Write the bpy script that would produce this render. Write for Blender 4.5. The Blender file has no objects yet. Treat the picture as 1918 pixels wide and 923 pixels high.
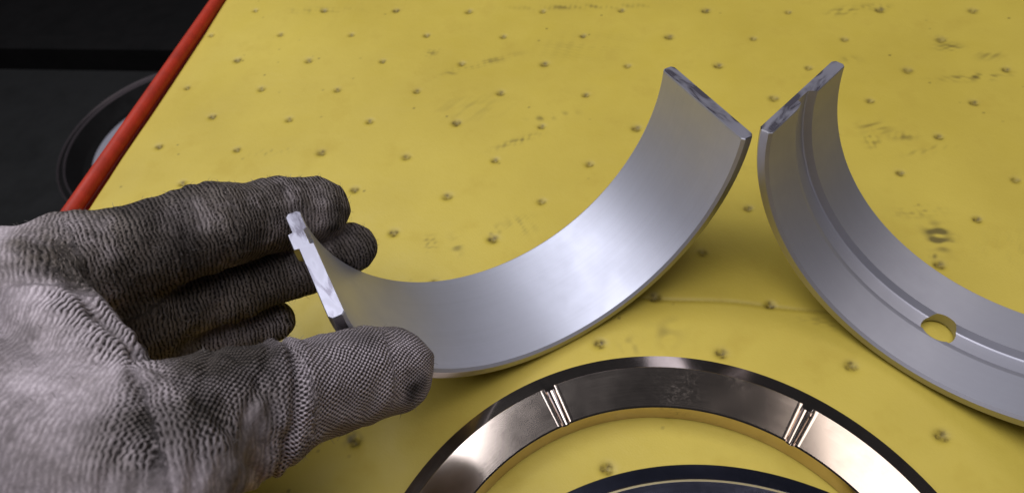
import bpy, bmesh, math, random
import numpy as np
from mathutils import Matrix, Vector, noise

# ------------------------------------------------------------------ camera, world, lights
SC = bpy.context.scene
COL = SC.collection
U = 0.05                                  # one layout unit (dimple pitch of the mat) in metres
def P(x, y, z): return Vector(((x - 6.0) * U, (y + 4.0) * U, z * U))

cam_d = bpy.data.cameras.new('camera'); cam = bpy.data.objects.new('camera', cam_d); COL.objects.link(cam)
cam.location = P(5.7346, -7.1658, 5.2533)
cam.rotation_euler = (Matrix.Rotation(0.28385, 3, 'Z') @ Matrix.Rotation(0.65915, 3, 'X') @ Matrix.Rotation(-0.16848, 3, 'Z')).to_euler()
cam_d.sensor_fit = 'HORIZONTAL'; cam_d.sensor_width = 36.0; cam_d.lens = 36.0 * 1300 / 1918
cam_d.clip_start = 0.01; cam_d.clip_end = 50
cam_d.dof.use_dof = True; cam_d.dof.focus_distance = 0.262; cam_d.dof.aperture_fstop = 16
SC.camera = cam

w = bpy.data.worlds.new('World'); SC.world = w; w.use_nodes = True
bg = w.node_tree.nodes['Background']
bg.inputs['Color'].default_value = (0.80, 0.86, 1.0, 1); bg.inputs['Strength'].default_value = 0.03

def area(name, loc, target, sx, sy, power, color):
    l = bpy.data.lights.new(name, 'AREA'); l.shape = 'RECTANGLE'; l.size = sx; l.size_y = sy
    l.energy = power; l.color = color
    o = bpy.data.objects.new(name, l); COL.objects.link(o); o.location = loc
    o.rotation_euler = (Vector(target) - Vector(loc)).to_track_quat('-Z', 'Y').to_euler()
    return o
LH = 1.5
area('ceiling_light_left', (-0.68 * LH, 0.42 * LH, LH), (-0.68 * LH, 0.42 * LH, 0), 0.85 * LH, 0.62 * LH, 22, (0.88, 0.92, 1.0))
area('ceiling_light_right', (0.72 * LH, 0.40 * LH, LH), (0.72 * LH, 0.40 * LH, 0), 0.80 * LH, 0.42 * LH, 7, (1.0, 0.96, 0.93))
area('added_soft_key', (-0.30 * LH, -0.16 * LH, LH), (-0.30 * LH, -0.16 * LH, 0), 1.1 * LH, 0.56 * LH, 19, (0.97, 0.96, 1.0))  # added soft key: lifts the diffuse light, kept out of the flat metal's reflections

SC.view_settings.view_transform = 'Standard'; SC.view_settings.look = 'None'
SC.view_settings.exposure = -0.08; SC.view_settings.gamma = 1
SC.render.engine = 'CYCLES'

# ------------------------------------------------------------------ helpers
def tag(o, label=None, cat=None, group=None, kind=None):
    if label: o['label'] = label
    if cat: o['category'] = cat
    if group: o['group'] = group
    if kind: o['kind'] = kind
    return o
def empty(name, loc=(0, 0, 0)):
    o = bpy.data.objects.new(name, None); COL.objects.link(o); o.location = loc; o.empty_display_size = 0.02
    return o
def mesh_obj(name, verts, faces, mat, parent=None, smooth=True, sharp=None, mats=None, midx=None):
    me = bpy.data.meshes.new(name)
    me.from_pydata([tuple(v) for v in verts], [], [tuple(f) for f in faces])
    for m in (mats or [mat]): me.materials.append(m)
    if midx is not None: me.polygons.foreach_set('material_index', np.array(midx, dtype=np.int32))
    bm = bmesh.new(); bm.from_mesh(me); bmesh.ops.recalc_face_normals(bm, faces=bm.faces[:]); bm.to_mesh(me); bm.free()
    if smooth:
        me.shade_smooth()
        if sharp: me.set_sharp_from_angle(angle=sharp)
    me.update()
    o = bpy.data.objects.new(name, me); COL.objects.link(o)
    if parent: o.parent = parent
    return o
def fast_mesh(name, co, quads):
    me = bpy.data.meshes.new(name)
    n, m = len(co), len(quads)
    me.vertices.add(n); me.vertices.foreach_set('co', np.ascontiguousarray(co, dtype=np.float32).ravel())
    me.loops.add(m * 4); me.loops.foreach_set('vertex_index', np.ascontiguousarray(quads, dtype=np.int32).ravel())
    me.polygons.add(m); me.polygons.foreach_set('loop_start', np.arange(0, m * 4, 4, dtype=np.int32))
    me.polygons.foreach_set('loop_total', np.full(m, 4, dtype=np.int32))
    me.update(calc_edges=True); me.validate(); me.shade_smooth()
    return me
def attr(me, name, val):
    a = me.attributes.new(name, 'FLOAT', 'POINT'); a.data.foreach_set('value', np.ascontiguousarray(val, dtype=np.float32))

class NT:
    def __init__(s, name):
        s.m = bpy.data.materials.new(name); s.m.use_nodes = True; s.t = s.m.node_tree; s.n = s.t.nodes
        s.b = s.n['Principled BSDF']
    def new(s, typ, **kw):
        n = s.n.new(typ)
        for k, v in kw.items():
            if k.startswith('_'): setattr(n, k[1:], v)
            else: s.put(n.inputs[k.replace('__', ' ')], v)
        return n
    def put(s, sock, v):
        if hasattr(v, 'links') or isinstance(v, bpy.types.NodeSocket): s.t.links.new(v, sock)
        else: sock.default_value = v
    def math(s, op, a, b=None, c=None, clamp=False):
        n = s.n.new('ShaderNodeMath'); n.operation = op; n.use_clamp = clamp
        for i, v in enumerate((a, b, c)):
            if v is not None: s.put(n.inputs[i], v)
        return n.outputs[0]
    def mix(s, f, a, b, mode='MIX'):
        n = s.n.new('ShaderNodeMix'); n.data_type = 'RGBA'; n.blend_type = mode
        s.put(n.inputs[0], f); s.put(n.inputs[6], a); s.put(n.inputs[7], b)
        return n.outputs[2]
    def attr(s, name):
        n = s.n.new('ShaderNodeAttribute'); n.attribute_name = name; return n.outputs['Fac']
    def noise(s, scale, detail=3, rough=.5, vec=None, dist=0):
        n = s.n.new('ShaderNodeTexNoise'); s.put(n.inputs['Scale'], scale); s.put(n.inputs['Detail'], detail)
        s.put(n.inputs['Roughness'], rough); s.put(n.inputs['Distortion'], dist)
        if vec is not None: s.t.links.new(vec, n.inputs['Vector'])
        return n.outputs['Fac']
    def ramp(s, f, lo, hi, a=0., b=1.):
        n = s.n.new('ShaderNodeMapRange'); s.put(n.inputs[0], f); n.inputs[1].default_value = lo; n.inputs[2].default_value = hi
        n.inputs[3].default_value = a; n.inputs[4].default_value = b; n.clamp = True
        return n.outputs[0]
    def obj(s):
        return s.n.new('ShaderNodeTexCoord').outputs['Object']
    def bump(s, h, strength, dist):
        n = s.n.new('ShaderNodeBump'); s.put(n.inputs['Height'], h); n.inputs['Strength'].default_value = strength
        n.inputs['Distance'].default_value = dist; s.t.links.new(n.outputs[0], s.b.inputs['Normal'])
    def set(s, **kw):
        for k, v in kw.items(): s.put(s.b.inputs[k.replace('__', ' ')], v)
        return s.m

# ------------------------------------------------------------------ materials
def mat_pad():
    n = NT('yellow_pad'); o = n.obj()
    n1 = n.noise(9, 4, .6, o); n2 = n.noise(45, 3, .6, o); n3 = n.noise(900, 2, .5, o)
    c = n.mix(n.ramp(n1, .3, .7), (.445, .332, .046, 1), (.525, .402, .062, 1))
    c = n.mix(n.ramp(n2, .55, .8, 0, .35), c, (.37, .25, .024, 1))
    c = n.mix(n.math('MULTIPLY', n.attr('dimple'), n.ramp(n3, .3, .7, .55, 1.0)), c, (.070, .045, .006, 1))
    c = n.mix(n.attr('stain'), c, (.055, .040, .014, 1))
    n.bump(n.math('ADD', n.math('MULTIPLY', n.noise(1400, 2, .6, o), .5), n.noise(260, 3, .6, o)), .22, .0006)
    return n.set(Base__Color=c, Roughness=n.ramp(n2, .3, .7, .42, .6), Specular__IOR__Level=.35)
def mat_satin(name, base, r0, r1, metal=1.0):
    n = NT(name); o = n.obj()
    sc = n.new('ShaderNodeMapping'); n.t.links.new(o, sc.inputs[0]); sc.inputs['Scale'].default_value = (1, 1, 1)
    n.t.links.new(o, sc.inputs[0]); sc.inputs['Scale'].default_value = (900, 12, 12)
    a = n.noise(28, 4, .6, o); b = n.noise(1.0, 3, .6, sc.outputs[0])
    c = n.mix(n.ramp(a, .35, .75), base, tuple(x * .86 for x in base[:3]) + (1,))
    c = n.mix(n.ramp(b, .3, .7, 0, .10), c, (.30, .29, .32, 1))
    n.bump(b, .06, .0001)
    return n.set(Base__Color=c, Metallic=metal, Roughness=n.ramp(a, .3, .7, r0, r1))
def mat_face():                                # parting faces: bare machined steel with oily smears
    n = NT('machined_face'); o = n.obj()
    mp = n.new('ShaderNodeMapping'); n.t.links.new(o, mp.inputs[0]); mp.inputs['Scale'].default_value = (70, 260, 260)
    a = n.noise(1.0, 4, .55, mp.outputs[0], .7)
    m = n.ramp(a, .5, .62)
    c = n.mix(m, (.37, .355, .415, 1), (.17, .155, .19, 1))
    return n.set(Base__Color=c, Metallic=.7, Roughness=n.ramp(a, .42, .62, .42, .26))
def mat_ring(name, base, smear):
    n = NT(name); o = n.obj()
    tg = n.new('ShaderNodeTangent', _direction_type='RADIAL', _axis='Z')
    n.t.links.new(tg.outputs[0], n.b.inputs['Tangent'])
    sep = n.new('ShaderNodeSeparateXYZ'); n.t.links.new(o, sep.inputs[0])
    a = n.noise(60, 4, .6, o); sm = n.noise(520, 3, .6, o, 1.2)
    # dried oil smear near the middle of the arc
    ang = n.math('ARCTAN2', sep.outputs[1], sep.outputs[0])
    inx = n.math('SUBTRACT', 1.0, n.ramp(n.math('ABSOLUTE', n.math('SUBTRACT', ang, 1.48)), .12, .23))
    mask = n.math('MULTIPLY', n.math('MULTIPLY', inx, n.ramp(sm, .45, .75)), n.ramp(n.noise(70, 2, .5, o), .42, .7))
    mask = n.math('MULTIPLY', mask, smear)
    c = n.mix(mask, base, (.16, .15, .15, 1))
    rough = n.math('ADD', n.ramp(a, .3, .75, .11, .15), n.math('MULTIPLY', mask, .22))
    rd = n.math('SQRT', n.math('ADD', n.math('MULTIPLY', sep.outputs[0], sep.outputs[0]), n.math('MULTIPLY', sep.outputs[1], sep.outputs[1])))
    cmb = n.new('ShaderNodeCombineXYZ'); n.put(cmb.inputs[0], n.math('MULTIPLY', rd, 2200)); n.put(cmb.inputs[1], n.math('MULTIPLY', ang, 3.0))
    turn = n.noise(1.0, 3, .6, cmb.outputs[0])
    rough = n.math('ADD', rough, n.ramp(turn, .35, .7, 0, .02))
    c = n.mix(n.ramp(n.noise(90, 4, .65, o), .5, .75, 0, .35), c, tuple(x * .55 for x in base[:3]) + (1,))
    n.bump(turn, .012, .0001)
    n.set(Base__Color=c, Metallic=1.0, Roughness=rough, Anisotropic=.35)
    return n.m
def mat_glove():
    n = NT('knit_glove'); o = n.obj()
    a1 = n.attr('along'); a2 = n.attr('around'); g = n.attr('grime'); lat = n.attr('lattice'); amp = n.attr('relief')
    wob = n.noise(140, 2, .5, o); wob2 = n.noise(60, 2, .5, o)
    TAU = 6.28318
    ph1 = n.math('ADD', n.math('MULTIPLY', a1, TAU / .00138), n.math('MULTIPLY', n.math('SUBTRACT', wob, .5), 13.0))
    ph2 = n.math('ADD', n.math('MULTIPLY', a2, TAU / .0017), n.math('MULTIPLY', n.math('SUBTRACT', wob2, .5), 13.0))
    s1 = n.math('SINE', ph1); s2 = n.math('SINE', ph2)
    n2 = n.noise(620, 3, .65, o); wob3 = n.noise(520, 2, .5, o)
    s1 = n.math('SINE', n.math('ADD', ph1, n.math('MULTIPLY', n.math('SUBTRACT', wob3, .5), 5.0)))
    ribs = n.math('MULTIPLY', s1, n.ramp(n2, .33, .67, .0, .80))
    ribs = n.math('ADD', ribs, n.math('MULTIPLY', n.math('MULTIPLY', s1, s2), .14))
    latt = n.math('MULTIPLY', n.math('SINE', n.math('MULTIPLY', ph1, .85)), s2)
    h = n.mix(lat, ribs, n.math('MULTIPLY', latt, .75))
    hv = n.math('ADD', n.math('MULTIPLY', n.math('MULTIPLY', h, amp), 1.25), .5)
    fuzz = n.noise(2600, 2, .6, o)
    hh = n.math('ADD', hv, n.math('MULTIPLY', fuzz, .55))
    n1 = n.noise(55, 5, .65, o)
    dirt = n.math('ADD', g, n.ramp(n1, .33, .72, -.22, .50), clamp=True)
    yarn = n.mix(dirt, (.62, .535, .575, 1), (.150, .124, .110, 1))
    gap = n.mix(dirt, (.045, .034, .035, 1), (.012, .0095, .008, 1))
    cc = n.mix(n.ramp(n.math('ADD', hv, n.math('MULTIPLY', n.math('SUBTRACT', n2, .5), .5)), .15, .62), gap, yarn)
    cc = n.mix(n.ramp(fuzz, .55, .75, 0, .25), cc, (.42, .38, .39, 1))
    cc = n.mix(n.attr('tar'), cc, (.010, .009, .009, 1))
    sm1 = n.ramp(n.noise(24, 5, .7, o, .4), .46, .62); sm2 = n.ramp(n.noise(95, 4, .7, o, .3), .48, .66)
    smr = n.math('MULTIPLY', n.math('MAXIMUM', n.math('MULTIPLY', sm1, .9), n.math('MULTIPLY', sm2, .7)), n.ramp(g, -.1, .9, .26, .95))
    cc = n.mix(smr, cc, n.mix(n.ramp(hv, .2, .7), (.010, .008, .007, 1), (.046, .038, .034, 1)))
    n.bump(hh, .8, .0006)
    return n.set(Base__Color=cc, Roughness=.9, Specular__IOR__Level=.15)
def mat_plain(name, c, rough=.5, metal=0, coat=0, nz=0.15, sc=60, spec=.5):
    n = NT(name); o = n.obj(); a = n.noise(sc, 4, .6, o)
    cc = n.mix(n.ramp(a, .3, .7), c, tuple(x * (1 - nz) for x in c[:3]) + (1,))
    return n.set(Base__Color=cc, Roughness=n.ramp(a, .3, .7, rough * .85, rough * 1.1), Metallic=metal, Coat__Weight=coat, Specular__IOR__Level=spec)

M_PAD = mat_pad()
M_SATIN = mat_satin('satin_bearing_metal', (.53, .53, .605, 1), .47, .57, .80)
M_SATIN2 = mat_satin('grey_bearing_metal', (.41, .40, .45, 1), .49, .58, .75)
M_BACK = mat_satin('steel_shell_back', (.42, .41, .44, 1), .28, .36)
M_FACE = mat_face()
M_RING = mat_ring('polished_bronze', (.60, .49, .42, 1), .6)
M_RING2 = mat_ring('dark_washer_steel', (.30, .30, .42, 1), .6)
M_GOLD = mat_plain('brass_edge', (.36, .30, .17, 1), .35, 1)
M_GLOVE = mat_glove()
M_RED = mat_plain('red_enamel', (.44, .034, .014, 1), .5, 0, 0, nz=.35, sc=90, spec=.25)
M_FLOOR = mat_plain('dark_floor', (.0065, .006, .006, 1), .9, sc=12, nz=.5)
M_DARK = mat_plain('black_plastic', (.009, .008, .008, 1), .7, sc=20, nz=.5, spec=.15)
M_PALE = mat_plain('pale_metal', (.40, .385, .44, 1), .45, 0)
M_RIM = mat_plain('dull_rim', (.16, .13, .14, 1), .4, .6)

# ------------------------------------------------------------------ floor, bench, mat
ZF = -14.15
def box_verts(x0, x1, y0, y1, z0, z1):
    v = [P(x, y, z) for z in (z0, z1) for (x, y) in ((x0, y0), (x1, y0), (x1, y1), (x0, y1))]
    f = [(0, 3, 2, 1), (4, 5, 6, 7), (0, 1, 5, 4), (1, 2, 6, 5), (2, 3, 7, 6), (3, 0, 4, 7)]
    return v, f
fl = mesh_obj('floor', [P(-60, -60, ZF), P(70, -60, ZF), P(70, 90, ZF), P(-60, 90, ZF)], [(0, 1, 2, 3)], M_FLOOR, smooth=False)
tag(fl, kind='structure')

X0 = -0.12                                  # left border of the mat
bench = empty('workbench', P(5, -3, ZF))
tag(bench, 'red metal workbench with a rolled edge, under the yellow mat', 'workbench')
def bpart(name, v, f, m, **k):
    o = mesh_obj(name, [x - bench.location for x in v], f, m, bench, **k); return o
v, f = box_verts(-0.30, 13.4, -10.4, 4.6, -0.9, -0.10); bpart('top_panel', v, f, M_RED, smooth=False)
def tube(path, r, n=14, cap=True):
    V = []; F = []
    path = [Vector(p) for p in path]
    for i, p in enumerate(path):
        d = (path[min(i + 1, len(path) - 1)] - path[max(i - 1, 0)]).normalized()
        a = d.cross(Vector((0, 0, 1)));
        if a.length < 1e-3: a = Vector((1, 0, 0))
        a.normalize(); b = a.cross(d)
        rr = r[i] if hasattr(r, '__len__') else r
        for k in range(n):
            t = 2 * math.pi * k / n; V.append(p + a * (rr * math.cos(t)) + b * (rr * math.sin(t)))
    for i in range(len(path) - 1):
        for k in range(n): F.append((i * n + k, i * n + (k + 1) % n, (i + 1) * n + (k + 1) % n, (i + 1) * n + k))
    if cap: F.append(tuple(range(n))); F.append(tuple(range((len(path) - 1) * n, len(path) * n)))
    return V, F
# rolled red lip along the left side
V, F = tube([P(-0.245 + 0.011 * (y + 1.3), y, 0.035) for y in np.linspace(-10.4, 4.6, 40)], 0.088 * U, 18)
bpart('rolled_edge', V, F, M_RED, sharp=1.0)
for (x, y) in ((.4, -9.8), (12.8, -9.8), (.4, 4.0), (12.8, 4.0)):
    v, f = box_verts(x - .35, x + .35, y - .35, y + .35, ZF + .02, -.9); bpart('leg', v, f, M_RED, smooth=False)

# the absorbent mat: a fine sheet with a bonded dimple at every lattice point
rng = np.random.default_rng(7)
xs = np.concatenate([np.arange(X0, 10.9, .0135), np.linspace(10.92, 12.9, 40)])
ys = np.concatenate([np.linspace(-8.6, -6.32, 40), np.arange(-6.3, 1.15, .0135), np.linspace(1.17, 3.6, 40)])
GX, GY = len(xs), len(ys)
XX, YY = np.meshgrid(xs, ys, indexing='ij')
Q, SH = 0.53084, 0.06236
rr_ = np.round(-YY / Q)
best = np.full(XX.shape, 9.0); ang = np.zeros(XX.shape); sel = np.zeros(XX.shape)
for dr in (-1, 0, 1):
    r = rr_ + dr; off = SH * r + .5 * (np.abs(r) % 2)
    c = np.round(XX - off)
    hsh = np.sin(r * 12.9898 + c * 78.233) * 43758.5453; hsh -= np.floor(hsh)
    hs2 = np.sin(r * 39.3468 + c * 11.135) * 24634.6345; hs2 -= np.floor(hs2)
    px = c + off + (hsh - .5) * .035; py = -r * Q + (hs2 - .5) * .03
    d = np.hypot((XX - px) / 1.12, YY - py) / (.85 + .35 * hsh)
    k = d < best; best = np.where(k, d, best); sel = np.where(k, hs2, sel); ang = np.where(k, np.arctan2(YY - py, XX - px), ang)
ring = np.exp(-((best - .031) / .012) ** 2); core = np.exp(-(best / .037) ** 2)
wav = .35 * np.sin(3 * ang + sel * 6)
pillow = np.clip(best / .30, 0, 1)
ZZ = -.034 * core + .006 * pillow ** .8
ZZ += .010 * np.sin(XX * 1.3 + 1.7 * np.sin(YY * .9)) + .008 * np.sin(YY * 2.1 + XX * .7) + .004 * np.sin(XX * 4.1 - YY * 3.3 + 1.2 * np.sin(XX * 1.9))
seam = np.exp(-((YY + 3.735 - .012 * np.sin(XX * 5)) / .020) ** 2) * np.clip((XX - 5.2) * 1.5, 0, 1)
ZZ -= .014 * seam
ZZ = ZZ * .8 - .009
dim = np.clip(ring * (.30 + wav) + .95 * core, 0, 1) * (.72 + .28 * sel)
dim = np.clip(dim + .30 * seam, 0, 1)
# stains and scuffs, at their own spots on the mat
st = np.zeros(XX.shape)
def blob(x, y, sx, sy, a, amp, seed):
    global st
    ca, sa = math.cos(a), math.sin(a); dx = XX - x; dy = YY - y
    e = np.exp(-(((dx * ca + dy * sa) / sx) ** 2 + ((-dx * sa + dy * ca) / sy) ** 2) * 1.2)
    k = rng.normal(size=(7, 2)) * np.array([16, 22, 30, 40, 50, 60, 70])[:, None]; ph = rng.uniform(0, 6.28, 7)
    nz = sum(np.sin(XX * k[i, 0] + YY * k[i, 1] + ph[i]) for i in range(7)) / 2.6
    st = np.maximum(st, np.clip(e * amp * np.clip(.35 + 1.15 * nz, 0, 1.8), 0, 1))
STAINS = [(8.42, -2.84, .085, .16, .1, 1.5), (8.54, -2.88, .05, .05, .4, .9), (8.10, -1.49, .15, .10, .2, .5), (8.03, -1.66, .07, .15, .1, .55),
          (8.33, -1.60, .12, .06, 0, .45), (8.57, -1.77, .24, .04, .35, .42), (9.23, -.64, .34, .06, .12, .55), (9.07, -.14, .13, .08, 0, .5),
          (9.45, -.28, .12, .08, .3, .45), (9.0, .02, .10, .05, 0, .35), (8.41, .61, .16, .05, 0, .5), (8.07, .53, .20, .08, .2, .5),
          (4.76, -1.42, .22, .05, .22, .62), (4.44, -1.82, .24, .045, .5, .5), (3.80, -.53, .40, .06, .4, .40), (3.43, -.74, .20, .05, .5, .32),
          (3.14, -.35, .12, .07, .6, .35), (3.79, -3.29, .06, .10, .3, .72), (4.39, -3.08, .10, .06, .8, .6), (4.64, -2.98, .14, .13, .3, .30),
          (4.05, -3.28, .06, .12, .4, .40), (6.06, -4.06, .13, .13, .2, .28), (5.76, -4.24, .08, .10, .3, .35), (1.68, -2.14, .26, .06, .25, .28),
          (1.37, .54, .45, .07, .05, .3), (4.99, .62, .8, .05, .02, .5), (8.34, -3.08, .05, .03, 0, .6), (8.31, -2.58, .2, .07, .15, .28),
          (7.99, -.38, .12, .06, 0, .3), (7.33, -3.86, .18, .05, -.1, .3), (3.59, -5.29, .07, .06, 0, .7), (3.81, -1.31, .38, .2, .2, .14),
          (10.1, -1.6, .3, .05, .2, .35), (6.6, -2.2, .3, .15, .4, .15), (9.3, -2.9, .5, .2, .2, .14), (5.0, -.2, .6, .25, .1, .12)]
for i, s in enumerate(STAINS): blob(*s, i)
for i in range(120):
    x = rng.uniform(0, 11); y = rng.uniform(-6.5, 2); blob_r = rng.uniform(.008, .02)
    i0 = int(np.searchsorted(xs, x)); j0 = int(np.searchsorted(ys, y))
    st[max(i0 - 1, 0):i0 + 1, max(j0 - 1, 0):j0 + 1] = np.maximum(st[max(i0 - 1, 0):i0 + 1, max(j0 - 1, 0):j0 + 1], rng.uniform(.15, .7))
co = np.stack([(XX - 6) * U, (YY + 4) * U, ZZ * U], -1).reshape(-1, 3)
idx = np.arange(GX * GY).reshape(GX, GY)
quads = np.stack([idx[:-1, :-1], idx[1:, :-1], idx[1:, 1:], idx[:-1, 1:]], -1).reshape(-1, 4)
# skirt: the mat's cut edge
bor = np.concatenate([idx[:, 0], idx[-1, 1:], idx[-2::-1, -1], idx[0, -2:0:-1]])
low = co[bor].copy(); low[:, 2] = -.085 * U
base = len(co); nb = len(bor); k = np.arange(nb)
co = np.concatenate([co, low]); sk = np.stack([bor[k], base + k, base + (k + 1) % nb, bor[(k + 1) % nb]], 1)
quads = np.concatenate([quads, sk])
me = fast_mesh('absorbent_mat', co, quads); me.materials.append(M_PAD)
attr(me, 'dimple', np.concatenate([dim.ravel(), np.zeros(nb)])); attr(me, 'stain', np.concatenate([np.clip(st.ravel() * .8, 0, 1), np.zeros(nb)]))
mat_o = bpy.data.objects.new('absorbent_mat', me); COL.objects.link(mat_o)
tag(mat_o, 'yellow dimpled absorbent mat with dark scuffs, spread over the bench', 'mat')

# ------------------------------------------------------------------ dark things beside the bench
def lathe(prof, n, m, name, parent, loc=None, sharp=.6):
    V = []; F = []; k = len(prof)
    for i in range(n):
        t = 2 * math.pi * i / n
        for (r, z) in prof: V.append(Vector((r * math.cos(t), r * math.sin(t), z)))
    for i in range(n):
        for j in range(k - 1):
            F.append((i * k + j, ((i + 1) % n) * k + j, ((i + 1) % n) * k + j + 1, i * k + j + 1))
    o = mesh_obj(name, V, F, m, parent, sharp=sharp)
    if loc is not None: o.location = loc
    return o
PAN = (-13.7, 11.55, -14.13)
pan = empty('round_pan', P(*PAN)); tag(pan, 'round dark pan with a pale bottom, half hidden behind the red bench edge', 'pan')

def pan_ring(name, prof, m, n=72):
    return lathe([(r * U, z * U) for r, z in prof], n, m, name, pan)
pan_ring('bowl', [(0, .05), (3.9, .05), (4.0, .15), (4.25, .55), (4.30, .62), (4.36, .60), (4.30, .50), (4.05, .05), (3.95, 0.02), (0, 0.02)], M_DARK)
pan_ring('bottom', [(0, .06), (3.45, .06), (3.52, .09), (3.38, .12), (0, .12)], M_PALE)
pan_ring('rim', [(4.30, .63), (4.34, .70), (4.38, .63), (4.34, .58), (4.30, .63)], M_RIM)
pan_ring('outer_rim', [(4.58, .60), (4.62, .66), (4.66, .60), (4.62, .54), (4.58, .60)], M_RIM)
pan_ring('flange', [(4.36, .60), (4.60, .58), (4.60, .55), (4.36, .57), (4.36, .60)], M_DARK)
crate = empty('storage_crate', P(-24, 22, ZF)); tag(crate, 'low black storage crate on the floor in the dark corner', 'crate')
def cpart(name, b, m):
    v, f = box_verts(*b); return mesh_obj(name, [x - crate.location for x in v], f, m, crate, smooth=False)
cpart('base', (-40, -14.5, 16.4, 27, ZF + .02, ZF + .8), M_DARK)
cpart('front_rail', (-40, -14.5, 16.4, 17.4, ZF + .82, ZF + 1.25), M_DARK)
cpart('back_rail', (-40, -14.5, 26, 27, ZF + .82, ZF + 1.25), M_DARK)
cpart('end_rail', (-15.5, -14.5, 17.42, 25.98, ZF + .82, ZF + 1.25), M_DARK)
cpart('end_rail', (-40, -39, 17.42, 25.98, ZF + .82, ZF + 1.25), M_DARK)

# ------------------------------------------------------------------ bearing shells
def shell_frame(C, yaw, pitch, roll):
    m = Matrix.Rotation(yaw, 3, 'Z') @ Matrix.Rotation(pitch, 3, 'Y') @ Matrix.Rotation(roll, 3, 'X')
    m = m.to_4x4(); m.translation = P(*C); return m
def section(ri, t, wd, groove):
    c = .022; h = wd / 2; ro = ri + t
    pts = [(-h, ri + c), (-h + c, ri)]
    if groove:
        gd = .050
        for s, r in ((-.40, ri), (-.32, ri), (-.26, ri), (-.175, ri), (-.135, ri + .004), (-.105, ri + .012), (-.085, ri + .020), (-.072, ri + .056), (.058, ri + .056), (.070, ri + .050), (.104, ri), (.26, ri), (.32, ri), (.40, ri)): pts.append((s, r))
    else:
        for s in sorted(list(np.linspace(-h + .06, h - .06, 14)) + [-.318, -.310, -.160, -.152]): pts.append((float(s), ri))
    pts += [(h - c, ri), (h, ri + c), (h, ro - c), (h - c * 1.2, ro)]
    if groove:
        pts += [(.2, ro), (0, ro), (-.2, ro)]
    else:
        for s in sorted(list(np.linspace(h - .06, -h + .06, 14)) + [-.318, -.310, -.160, -.152], reverse=True): pts.append((float(s), ro))
    pts += [(-h + c * 1.2, ro), (-h, ro - c)]
    return pts
def make_shell(name, ri, t, wd, groove, lug_end, mat_in):
    sec = section(ri, t, wd, groove); k = len(sec); mid = ri + t / 2
    b = .007
    dense = [math.pi - x for x in np.linspace(.15, .008, 14)]
    ths = [0.0, b / ri] + list(np.linspace(.02, math.pi - .16, 170)) + dense[:-1] + [math.pi - b / ri, math.pi]
    V = []; F = []; MI = []
    h = wd / 2
    for i, th in enumerate(ths):
        endc = i in (0, len(ths) - 1)
        for (s, r) in sec:
            if lug_end:                                   # pressed locating lug and the recess behind it
                d = math.pi - th
                wl = max(0, 1 - max(0, (abs(s + .235) - .075)) / .008)
                wt = max(0.0, min(1.0, (.085 - d) / .012))
                r = r + (.036 if r > mid else .026) * wl * wt
            if endc:
                r = r + (mid - r) * (b / (t / 2)) * .6; s = s * (1 - b / h)
            V.append(Vector((s, r * math.cos(th), -r * math.sin(th))) * U)
    for i in range(len(ths) - 1):
        for j in range(k):
            jn = (j + 1) % k
            F.append((i * k + j, i * k + jn, (i + 1) * k + jn, (i + 1) * k + j))
            sj = (sec[j][1] + sec[jn][1]) / 2
            MI.append(1 if j >= k // 2 - 2 and sj > mid - .001 and abs((sec[j][0] + sec[jn][0]) / 2) > -1 and not (groove and j < k - 8) else 0)
    # parting faces, as strips of quads across the thickness
    bm_caps = [tuple(range(k)), tuple(range((len(ths) - 1) * k, len(ths) * k))]
    for c in bm_caps: F.append(c); MI.append(2)
    o = mesh_obj(name, V, F, None, sharp=.55, mats=[mat_in, M_BACK, M_FACE], midx=MI)
    return o
RI, TH, WD = 1.530, .106, 1.004
left = make_shell('bearing_shell', RI, TH, WD, False, True, M_SATIN)
left.matrix_world = shell_frame((4.9541, -3.8293, 1.640), -.9333, -.0146, -.0654)
tag(left, 'smooth plain half bearing shell gripped by the gloved hand', 'bearing shell')
right = make_shell('bearing_shell', RI, TH, WD, True, False, M_SATIN2)
right.matrix_world = shell_frame((8.1846, -3.8619, 1.640), .9245, .012, -.0116)
tag(right, 'grooved half bearing shell with an oil hole, lying free on the mat', 'bearing shell')
# drill the oil hole
th = 1.578
V = []; F = []
for r in (1.3, 1.9):
    for i in range(40):
        a = 2 * math.pi * i / 40
        V.append(Vector((.000 + .128 * math.cos(a), r * math.cos(th) + .128 * math.sin(a) * math.sin(th), -r * math.sin(th) + .128 * math.sin(a) * math.cos(th))) * U)
for i in range(40): F.append((i, (i + 1) % 40, 40 + (i + 1) % 40, 40 + i))
F.append(tuple(range(40))); F.append(tuple(range(40, 80)))
cut = mesh_obj('cutter', V, F, M_BACK, smooth=False); cut.matrix_world = right.matrix_world.copy()
bo = right.modifiers.new('hole', 'BOOLEAN'); bo.object = cut; bo.operation = 'DIFFERENCE'; bo.solver = 'EXACT'
bpy.context.view_layer.update()
dg = bpy.context.evaluated_depsgraph_get()
nm = bpy.data.meshes.new_from_object(right.evaluated_get(dg))
right.modifiers.clear(); right.data = nm
bpy.data.objects.remove(cut, do_unlink=True)
nm.shade_smooth(); nm.set_sharp_from_angle(angle=.45); nm.update()
cn = [Vector(c.vector) for c in nm.corner_normals]
for p in nm.polygons:                       # true cylinder normals on the running surface around the drilled hole
    c = p.center; rad = Vector((0, c.y, c.z)).normalized(); dt = p.normal.dot(rad)
    if abs(dt) > .995:
        for li in p.loop_indices:
            v = nm.vertices[nm.loops[li].vertex_index].co; cn[li] = Vector((0, v.y, v.z)).normalized() * (1 if dt > 0 else -1)
nm.normals_split_custom_set(cn)

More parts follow.
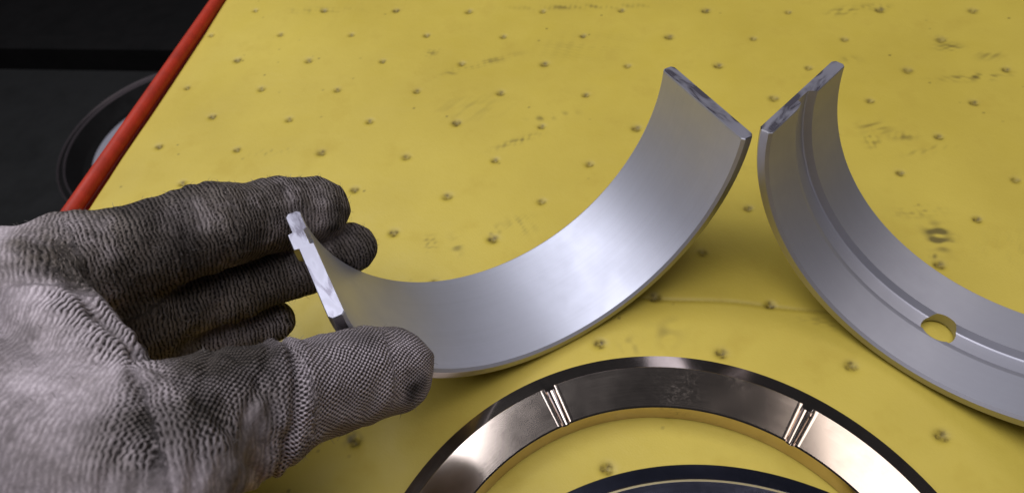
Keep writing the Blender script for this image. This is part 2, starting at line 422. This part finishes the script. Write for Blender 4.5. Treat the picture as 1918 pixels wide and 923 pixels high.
# ------------------------------------------------------------------ thrust washers
def make_washer(name, a0, a1, r_in, r_out, hgt, grooves, mat):
    angs = set(np.round(np.linspace(a0, a1, 220), 6))
    for g in grooves: angs |= set(np.round(np.linspace(g - 4.0, g + 4.0, 97), 6))
    angs = sorted(angs)
    def prof(deg):
        dz = 0.0
        for g in grooves:
            x = math.radians(deg - g) * 1.9                    # distance across the groove
            q = abs(x) / .042
            if q < 1: dz -= .026 * math.cos(q * math.pi / 2) ** .8
            elif q < 1.7: dz += .0008 * math.sin((q - 1) / .7 * math.pi)
        zt = hgt + dz
        rows = [(r_in, 0), (r_in, min(hgt - .012, zt - .006)), (r_in + .010, zt)]
        for x in np.linspace(r_in + .06, r_out - .16, 6): rows.append((float(x), zt))
        rows.append((r_out - .135, zt)); zt = hgt + dz * .15
        rows += [(r_out - .115, zt), (r_out - .112, min(hgt - .003, zt - .001)), (r_out, hgt - .034), (r_out + .006, hgt - .044), (r_out + .004, .01), (r_out - .006, 0)]
        return rows
    V = []; F = []; k = None
    for d in angs:
        p = prof(d); k = len(p); t = math.radians(d)
        for (r, z) in p: V.append(Vector((r * math.cos(t), r * math.sin(t), z)) * U)
    n = len(angs)
    for i in range(n - 1):
        for j in range(k): F.append((i * k + j, i * k + (j + 1) % k, (i + 1) * k + (j + 1) % k, (i + 1) * k + j))
    F.append(tuple(range(k))); F.append(tuple(range((n - 1) * k, n * k)))
    return mesh_obj(name, V, F, mat, sharp=.42)
w1 = make_washer('thrust_washer', -12, 168, 1.694, 2.146, .20, [119.8, 62.4], M_RING)
w1.location = P(6.152, -6.538, 0.002)
tag(w1, 'polished bronze half thrust washer with two cross grooves, flat on the mat', 'thrust washer')
w2 = empty('thrust_washer', P(6.505, -7.398, 0.002))
tag(w2, 'dark blue half thrust washer inside the bronze one, cut off by the bottom edge', 'thrust washer')
b2 = make_washer('ring', 64, 244, 1.694, 2.160, .18, [186], M_RING2); b2.parent = w2
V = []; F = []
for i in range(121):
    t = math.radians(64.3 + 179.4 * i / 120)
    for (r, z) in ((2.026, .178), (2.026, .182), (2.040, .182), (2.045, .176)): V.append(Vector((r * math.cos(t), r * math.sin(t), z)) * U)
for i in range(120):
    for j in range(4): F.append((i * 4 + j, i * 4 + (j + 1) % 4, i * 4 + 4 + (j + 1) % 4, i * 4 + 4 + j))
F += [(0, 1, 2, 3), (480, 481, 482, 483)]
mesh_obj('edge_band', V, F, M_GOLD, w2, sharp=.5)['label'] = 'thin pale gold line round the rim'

# ------------------------------------------------------------------ the gloved hand (one continuous skin from a distance field)
HAND = {"I": [[2.318, -5.104, 2.0, 0.309], [2.872, -4.542, 1.75, 0.296], [3.135, -4.180, 1.48, 0.266], [3.325, -4.018, 1.35, 0.247]],
 "M": [[2.332, -5.119, 1.45, 0.313], [2.853, -4.711, 1.2, 0.206], [3.258, -4.339, 1.03, 0.192], [3.493, -4.057, 0.95, 0.199]],
 "R": [[2.285, -5.124, 1.0, 0.285], [2.683, -4.901, 0.85, 0.189], [2.976, -4.681, 0.75, 0.161]],
 "K": [[2.226, -5.126, 0.65, 0.251], [2.476, -5.024, 0.5, 0.172], [2.707, -4.872, 0.42, 0.149]],
 "T": [[2.347, -6.27, 2.25, 0.442], [3.323, -6.123, 2.15, 0.321], [3.823, -5.701, 1.72, 0.312], [4.114, -5.385, 1.42, 0.302], [4.251, -5.291, 1.32, 0.280]]}
WRIST = [1.053, -5.968, 2.25, 0.508]; ARM = [-0.9, -7.0, 2.55, .60]
PALM = [(ARM, WRIST)] + [(WRIST, HAND[c][0]) for c in 'IMRK'] + [(HAND['I'][0], HAND['M'][0]), (HAND['M'][0], HAND['R'][0]), (HAND['R'][0], HAND['K'][0])]
THEN = [(WRIST, HAND['T'][0]), ([3.614, -6.289, 2.1, 0.311], [2.982, -6.449, 2.2, 0.382]), ([2.982, -6.449, 2.2, 0.382], HAND['T'][0]),
        ([2.24, -5.406, 2.2, 0.28], [3.02, -5.85, 2.2, 0.211]), ([2.24, -5.406, 2.2, 0.28], [1.6, -5.9, 2.25, .42])]
BULGE = [([3.786, -5.883, 1.66, 0.225], [3.583, -6.099, 1.8, .262])]
CRA, CRB, CRC = [2.546, -5.276, 2.38, .05], [2.97, -5.59, 2.32, .06], [3.30, -5.82, 2.24, .05]
CREASE = [(CRA, CRB), (CRB, CRC)]              # fold between the thumb web and the index side
VX = .019
lo = np.array([-1.2, -7.6, .15]); hi = np.array([4.75, -3.7, 3.3])
dims = np.ceil((hi - lo) / VX).astype(int)
gx, gy, gz = [np.arange(dims[i], dtype=np.float32) * VX + lo[i] for i in range(3)]
def cone(a, b, X, Y, Z):
    a = np.array(a, np.float32); b = np.array(b, np.float32)
    d = b[:3] - a[:3]; L = float(d @ d)
    px, py, pz = X - a[0], Y - a[1], Z - a[2]
    t = np.clip((px * d[0] + py * d[1] + pz * d[2]) / L, 0, 1)
    return np.sqrt((px - t * d[0]) ** 2 + (py - t * d[1]) ** 2 + (pz - t * d[2]) ** 2) - (a[3] + t * (b[3] - a[3]))
def smin(a, b, k):
    h = np.clip(.5 + .5 * (b - a) / k, 0, 1)
    return b + (a - b) * h - k * h * (1 - h)
def field(X, Y, Z):
    def chain(c, k):
        r = None
        for a, b in zip(c[:-1], c[1:]):
            d = cone(a, b, X, Y, Z); r = d if r is None else smin(r, d, k)
        return r
    def group(l, k):
        r = None
        for a, b in l:
            d = cone(a, b, X, Y, Z); r = d if r is None else smin(r, d, k)
        return r
    palm = group(PALM, .14)
    then = group(THEN, .12)
    body = smin(palm, then, .10)
    out = body
    for c, k in (('I', .10), ('M', .10), ('R', .10), ('K', .10)):
        out = np.minimum(out, smin(chain(HAND[c], .06), body, k)) if False else smin(out, smin(chain(HAND[c], .06), palm, k), .025)
    tb = smin(chain(HAND['T'], .05), group(BULGE, .05), .06)
    out = smin(out, smin(tb, then, .12), .05)
    for a, b in CREASE:
        c = -cone(a, b, X, Y, Z); k = .05; h = np.clip(.5 - .5 * (out - c) / k, 0, 1)
        out = out + (c - out) * h + k * h * (1 - h)
    # the fabric is pressed flat where it meets the bearing shell
    q = [X - 4.9541, Y + 3.8293, Z - 1.640]
    lx, ly, lz = [sum(q[i] * float(SHM[i][j]) for i in range(3)) for j in range(3)]
    rad = np.sqrt(ly * ly + lz * lz)
    sh = np.maximum(np.maximum(np.abs(lx) - .508, np.abs(rad - (RI + TH / 2)) - TH / 2 - .006), lz - .01)
    return np.maximum(out, -sh)
# evaluate on slabs to keep memory small
SHM = shell_frame((0, 0, 0), -.9333, -.0146, -.0654).to_3x3()
Fd = np.empty(tuple(dims), np.float32)
for i0 in range(0, dims[0], 40):
    i1 = min(i0 + 40, dims[0])
    X, Y, Z = gx[i0:i1, None, None], gy[None, :, None], gz[None, None, :]
    Fd[i0:i1] = field(X, Y, Z)
def surface_nets(Fv):
    s = Fv < 0
    nx, ny, nz = Fv.shape
    cnt = np.zeros((nx - 1, ny - 1, nz - 1), np.uint8)
    for dx in (0, 1):
        for dy in (0, 1):
            for dz in (0, 1): cnt += s[dx:nx - 1 + dx, dy:ny - 1 + dy, dz:nz - 1 + dz]
    act = np.argwhere((cnt > 0) & (cnt < 8)); ids = np.full(cnt.shape, -1, np.int32); ids[tuple(act.T)] = np.arange(len(act))
    acc = np.zeros((len(act), 3)); n = np.zeros(len(act))
    cs = [(a, b, c) for a in (0, 1) for b in (0, 1) for c in (0, 1)]
    for p in cs:
        for ax in range(3):
            if p[ax]: continue
            q = list(p); q[ax] = 1
            f0 = Fv[tuple((act + p).T)]; f1 = Fv[tuple((act + q).T)]
            m = (f0 < 0) != (f1 < 0); t = np.where(m, f0 / np.where(m, f0 - f1, 1), 0)
            pos = act + np.array(p, float); pos[:, ax] += t
            acc[m] += (pos - 0)[m]; n[m] += 1
    vt = acc / n[:, None]
    qs = []
    for ax in range(3):
        a = [slice(1, -1)] * 3; a[ax] = slice(0, -1); b = list(a); b[ax] = slice(1, None)
        m = s[tuple(a)] != s[tuple(b)]
        e = np.argwhere(m); e[:, [i for i in range(3) if i != ax]] += 1
        inside = s[tuple(e.T)]
        u, v2 = [(1, 2), (2, 0), (0, 1)][ax]
        off = np.zeros((4, 3), int); off[1, u] = -1; off[2, u] = -1; off[2, v2] = -1; off[3, v2] = -1
        q = np.stack([ids[tuple((e + o).T)] for o in off], 1)
        q[inside] = q[inside][:, ::-1] if True else q[inside]
        qs.append(q)
    return vt, np.concatenate(qs)
vt, qd = surface_nets(Fd)
qd = qd[(qd >= 0).all(1)][:, ::-1]
hv = vt * VX + lo                                             # layout units
# relax the stair-steps of the grid
ed = np.concatenate([qd[:, [0, 1]], qd[:, [1, 2]], qd[:, [2, 3]], qd[:, [3, 0]]])
deg = np.bincount(ed.ravel(), minlength=len(hv)).astype(float)
def relax(x):
    a = np.stack([np.bincount(ed[:, 0], x[ed[:, 1], i], len(x)) + np.bincount(ed[:, 1], x[ed[:, 0], i], len(x)) for i in range(3)], 1)
    return a / deg[:, None]
for _ in range(4): hv = hv + .5 * (relax(hv) - hv)
def normals(x):
    n = np.cross(x[qd[:, 2]] - x[qd[:, 0]], x[qd[:, 3]] - x[qd[:, 1]])
    o = np.stack([sum(np.bincount(qd[:, c], n[:, i], len(x)) for c in range(4)) for i in range(3)], 1)
    return o / np.maximum(np.linalg.norm(o, axis=1), 1e-9)[:, None]
nv = normals(hv)
# knit coordinates: distance along and around the nearest finger, thumb or palm axis
REF = np.array([.1, -.55, .83])
def coords(ch):
    best = np.full(len(hv), 1e9); al = np.zeros(len(hv)); ar = np.zeros(len(hv)); cum = 0.0
    rm = np.mean([p[3] for p in ch])
    for a, b in zip(ch[:-1], ch[1:]):
        a = np.array(a); b = np.array(b); d = b[:3] - a[:3]; L = np.linalg.norm(d); d /= L
        v = hv - a[:3]; t = v @ d; tc = np.clip(t, 0, L)
        w_ = v - tc[:, None] * d; dist = np.linalg.norm(w_, axis=1) - (a[3] + tc / L * (b[3] - a[3]))
        e = REF - (REF @ d) * d; e /= np.linalg.norm(e); f_ = np.cross(d, e)
        an = np.arctan2(w_ @ f_, w_ @ e) * rm
        k = dist < best
        best = np.where(k, dist, best); al = np.where(k, cum + np.clip(t, -.3, L + .3), al); ar = np.where(k, an, ar); cum += L
    return best, al, ar
chains = [('I', [ARM, WRIST] + HAND['I'], 0), ('M', HAND['M'], 0), ('R', HAND['R'], 0), ('K', HAND['K'], 0), ('T', [ARM, WRIST] + HAND['T'], 0)]
bd = np.full(len(hv), 1e9); bd2 = np.full(len(hv), 1e9); al = np.zeros(len(hv)); ar = np.zeros(len(hv)); who = np.zeros(len(hv), int)
for i, (nm_, ch, pen) in enumerate(chains):
    d, a, r = coords(ch); k = d + pen < bd
    bd2 = np.where(k, bd, np.minimum(bd2, d + pen)); bd = np.where(k, d + pen, bd); al = np.where(k, a, al); ar = np.where(k, r, ar); who = np.where(k, i, who)
def seglen(a, b): return math.dist(a[:3], b[:3])
OI = seglen(ARM, WRIST) + seglen(WRIST, HAND['I'][0]); OT = seglen(ARM, WRIST) + seglen(WRIST, HAND['T'][0]) + seglen(HAND['T'][0], HAND['T'][1])
al0 = al.copy(); al = np.where(who == 0, al - OI, np.where(who == 4, al - OT, al))   # measured from the knuckle
# creases and slack folds of the fabric
dsp = np.zeros(len(hv))
def crease(ci, pos, wd, amp, tilt=0):
    x = al - pos + tilt * ar
    dsp[:] += np.where(who == ci, -amp * np.exp(-(x / wd) ** 2) + amp * .6 * np.exp(-((np.abs(x) - wd * 2) / (wd * 1.3)) ** 2), 0)
crease(4, .72, .030, .030, .15); crease(4, .58, .028, .014, -.25); crease(4, .46, .03, .012, .5); crease(0, .82, .03, .010); crease(0, .62, .02, .007, .2); crease(0, 1.28, .025, .006)
crease(1, .71, .03, .010); crease(1, 1.27, .025, .006); crease(2, .48, .03, .010)
crease(4, .30, .03, .014, -.5); crease(4, .18, .03, .012, .4)
pts3 = hv * 1.0
nz1 = np.array([noise.fractal(Vector(p) * 3.1, 1.0, 2.0, 3) for p in pts3])
nz2 = np.array([noise.noise(Vector((p[0] * 9, p[1] * 9, p[2] * 9 + 40))) for p in pts3])
dsp += .016 * nz1 + .010 * nz2
rid = np.sin((al * 1.0 + .25 * nz1) * 46) * np.clip(nz2 + .1, 0, 1) * .006
dsp += rid
hv = hv + nv * dsp[:, None]
for _ in range(1): hv = hv + .4 * (relax(hv) - hv)
# soiling: finger sides are black with oil, the back of the hand stays paler
gr = np.select([who == 0, who == 1, who == 2, who == 3, who == 4], [.88, .88, .74, .9, .16])
gr = np.where(who == 4, .24 - .62 * np.clip((al - .62) / .2, 0, 1) + .22 * np.clip(al / .3, 0, 1) * np.clip((.75 - al) / .2, 0, 1), gr)
gr = np.where(who == 0, .18 + .70 * np.clip((al + .38) / .35, 0, 1), gr)
up_ = nv @ np.array([.0, .85, .53])
# soften the soil pattern over the surface
g3 = np.stack([gr, gr, gr], 1)
for _ in range(16): g3 = g3 + .6 * (relax(g3) - g3)
gr = g3[:, 0] + .16 * nz1 + .5 * np.clip((up_ - .55) / .3, 0, 1) * (who == 4) * np.clip(al / .2, 0, 1)
up = nv @ np.array([.10, .62, .78])
tp = np.clip((al - .02) / .3, 0, 1)
lat = np.where(who == 4, np.clip(np.maximum((al - .55) / .2, (up - .55) / .25 * tp), 0, 1), 0.12)
rel = np.select([who == 4], [.12 + 2.1 * np.clip(np.maximum((al - .55) / .25, (up - .5) / .3), 0, 1) * tp], .80)
rel = np.where(who == 0, .09 + .66 * np.clip((al + .3) / .4, 0, 1), rel)
cl = np.full(len(hv), 9.0)
for a, b in CREASE:
    a = np.array(a[:3]); b = np.array(b[:3]); dd = b - a; t = np.clip((hv - a) @ dd / (dd @ dd), 0, 1); cl = np.minimum(cl, np.linalg.norm(hv - a - t[:, None] * dd, axis=1))
rel = rel + .9 * np.exp(-((cl - .12) / .07) ** 2) * (who == 4)
rel = rel * np.clip((bd2 - bd) / .07, .0, 1)
rel = rel * np.clip(1 + .5 * nz1 + .25 * nz2, .35, 1.4)
for _ in range(8):
    l3 = relax(np.stack([lat, rel, rel], 1)); lat, rel = l3[:, 0], l3[:, 1]
tip = np.array([4.47, -5.42, 1.42])
tar = np.clip(1.25 - np.linalg.norm(hv - tip, axis=1) / .10 + .7 * nz2, 0, 1) * .9
hco = np.stack([(hv[:, 0] - 6) * U, (hv[:, 1] + 4) * U, hv[:, 2] * U], 1)
org = np.array(P(WRIST[0], WRIST[1], WRIST[2]))
me = fast_mesh('glove', hco - org, qd); me.materials.append(M_GLOVE)
if len(me.vertices) == len(hv):
    attr(me, 'along', al0 * U); attr(me, 'around', ar * U); attr(me, 'grime', gr); attr(me, 'lattice', lat); attr(me, 'tar', tar); attr(me, 'relief', rel)
else: print('VALIDATE CHANGED VERTS', len(me.vertices), len(hv))
hand = bpy.data.objects.new('gloved_hand', me); COL.objects.link(hand); hand.location = org
tag(hand, 'left hand in an oil-stained grey knitted work glove pinching the plain shell', 'hand')

# loose lint standing off the worn knit
rg = np.random.default_rng(3)
nvf = normals(hv)
pick = rg.choice(len(hv), 4200, replace=False)
pick = pick[rg.uniform(size=len(pick)) < np.select([who[pick] == 4, (who[pick] == 0) & (al[pick] < 0)], [.4, .25], 1.0)]
V = []; F = []
for i in pick:
    p = hv[i]; nn = nvf[i]; t = rg.normal(size=3); t -= (t @ nn) * nn; t /= np.linalg.norm(t) + 1e-9; b = np.cross(nn, t)
    L = rg.uniform(.012, .040); wd = .0018; b0 = len(V); lean = rg.uniform(.3, 1.3); cur = rg.normal() * .5
    for k in range(3):
        f_ = k / 2; c = p - nn * .004 + nn * L * f_ + t * L * lean * f_ ** 1.6 + b * L * cur * f_ * f_
        w_ = wd * (1 - .6 * f_)
        for q in range(3):
            a = 2.0944 * q; d = b * math.cos(a) * w_ + (t * math.sin(a)) * w_
            x = c + d; V.append(((x[0] - 6) * U - org[0], (x[1] + 4) * U - org[1], x[2] * U - org[2]))
    for k in range(2):
        for q in range(3): F.append((b0 + k * 3 + q, b0 + k * 3 + (q + 1) % 3, b0 + k * 3 + 3 + (q + 1) % 3, b0 + k * 3 + 3 + q))
lint = bpy.data.meshes.new('lint'); lint.from_pydata(V, [], F); lint.materials.append(mat_plain('lint_fibre', (.20, .175, .17, 1), .9, nz=.6, sc=90)); lint.update()
lo_ = bpy.data.objects.new('lint', lint); COL.objects.link(lo_); lo_.parent = hand; lo_['kind'] = 'stuff'
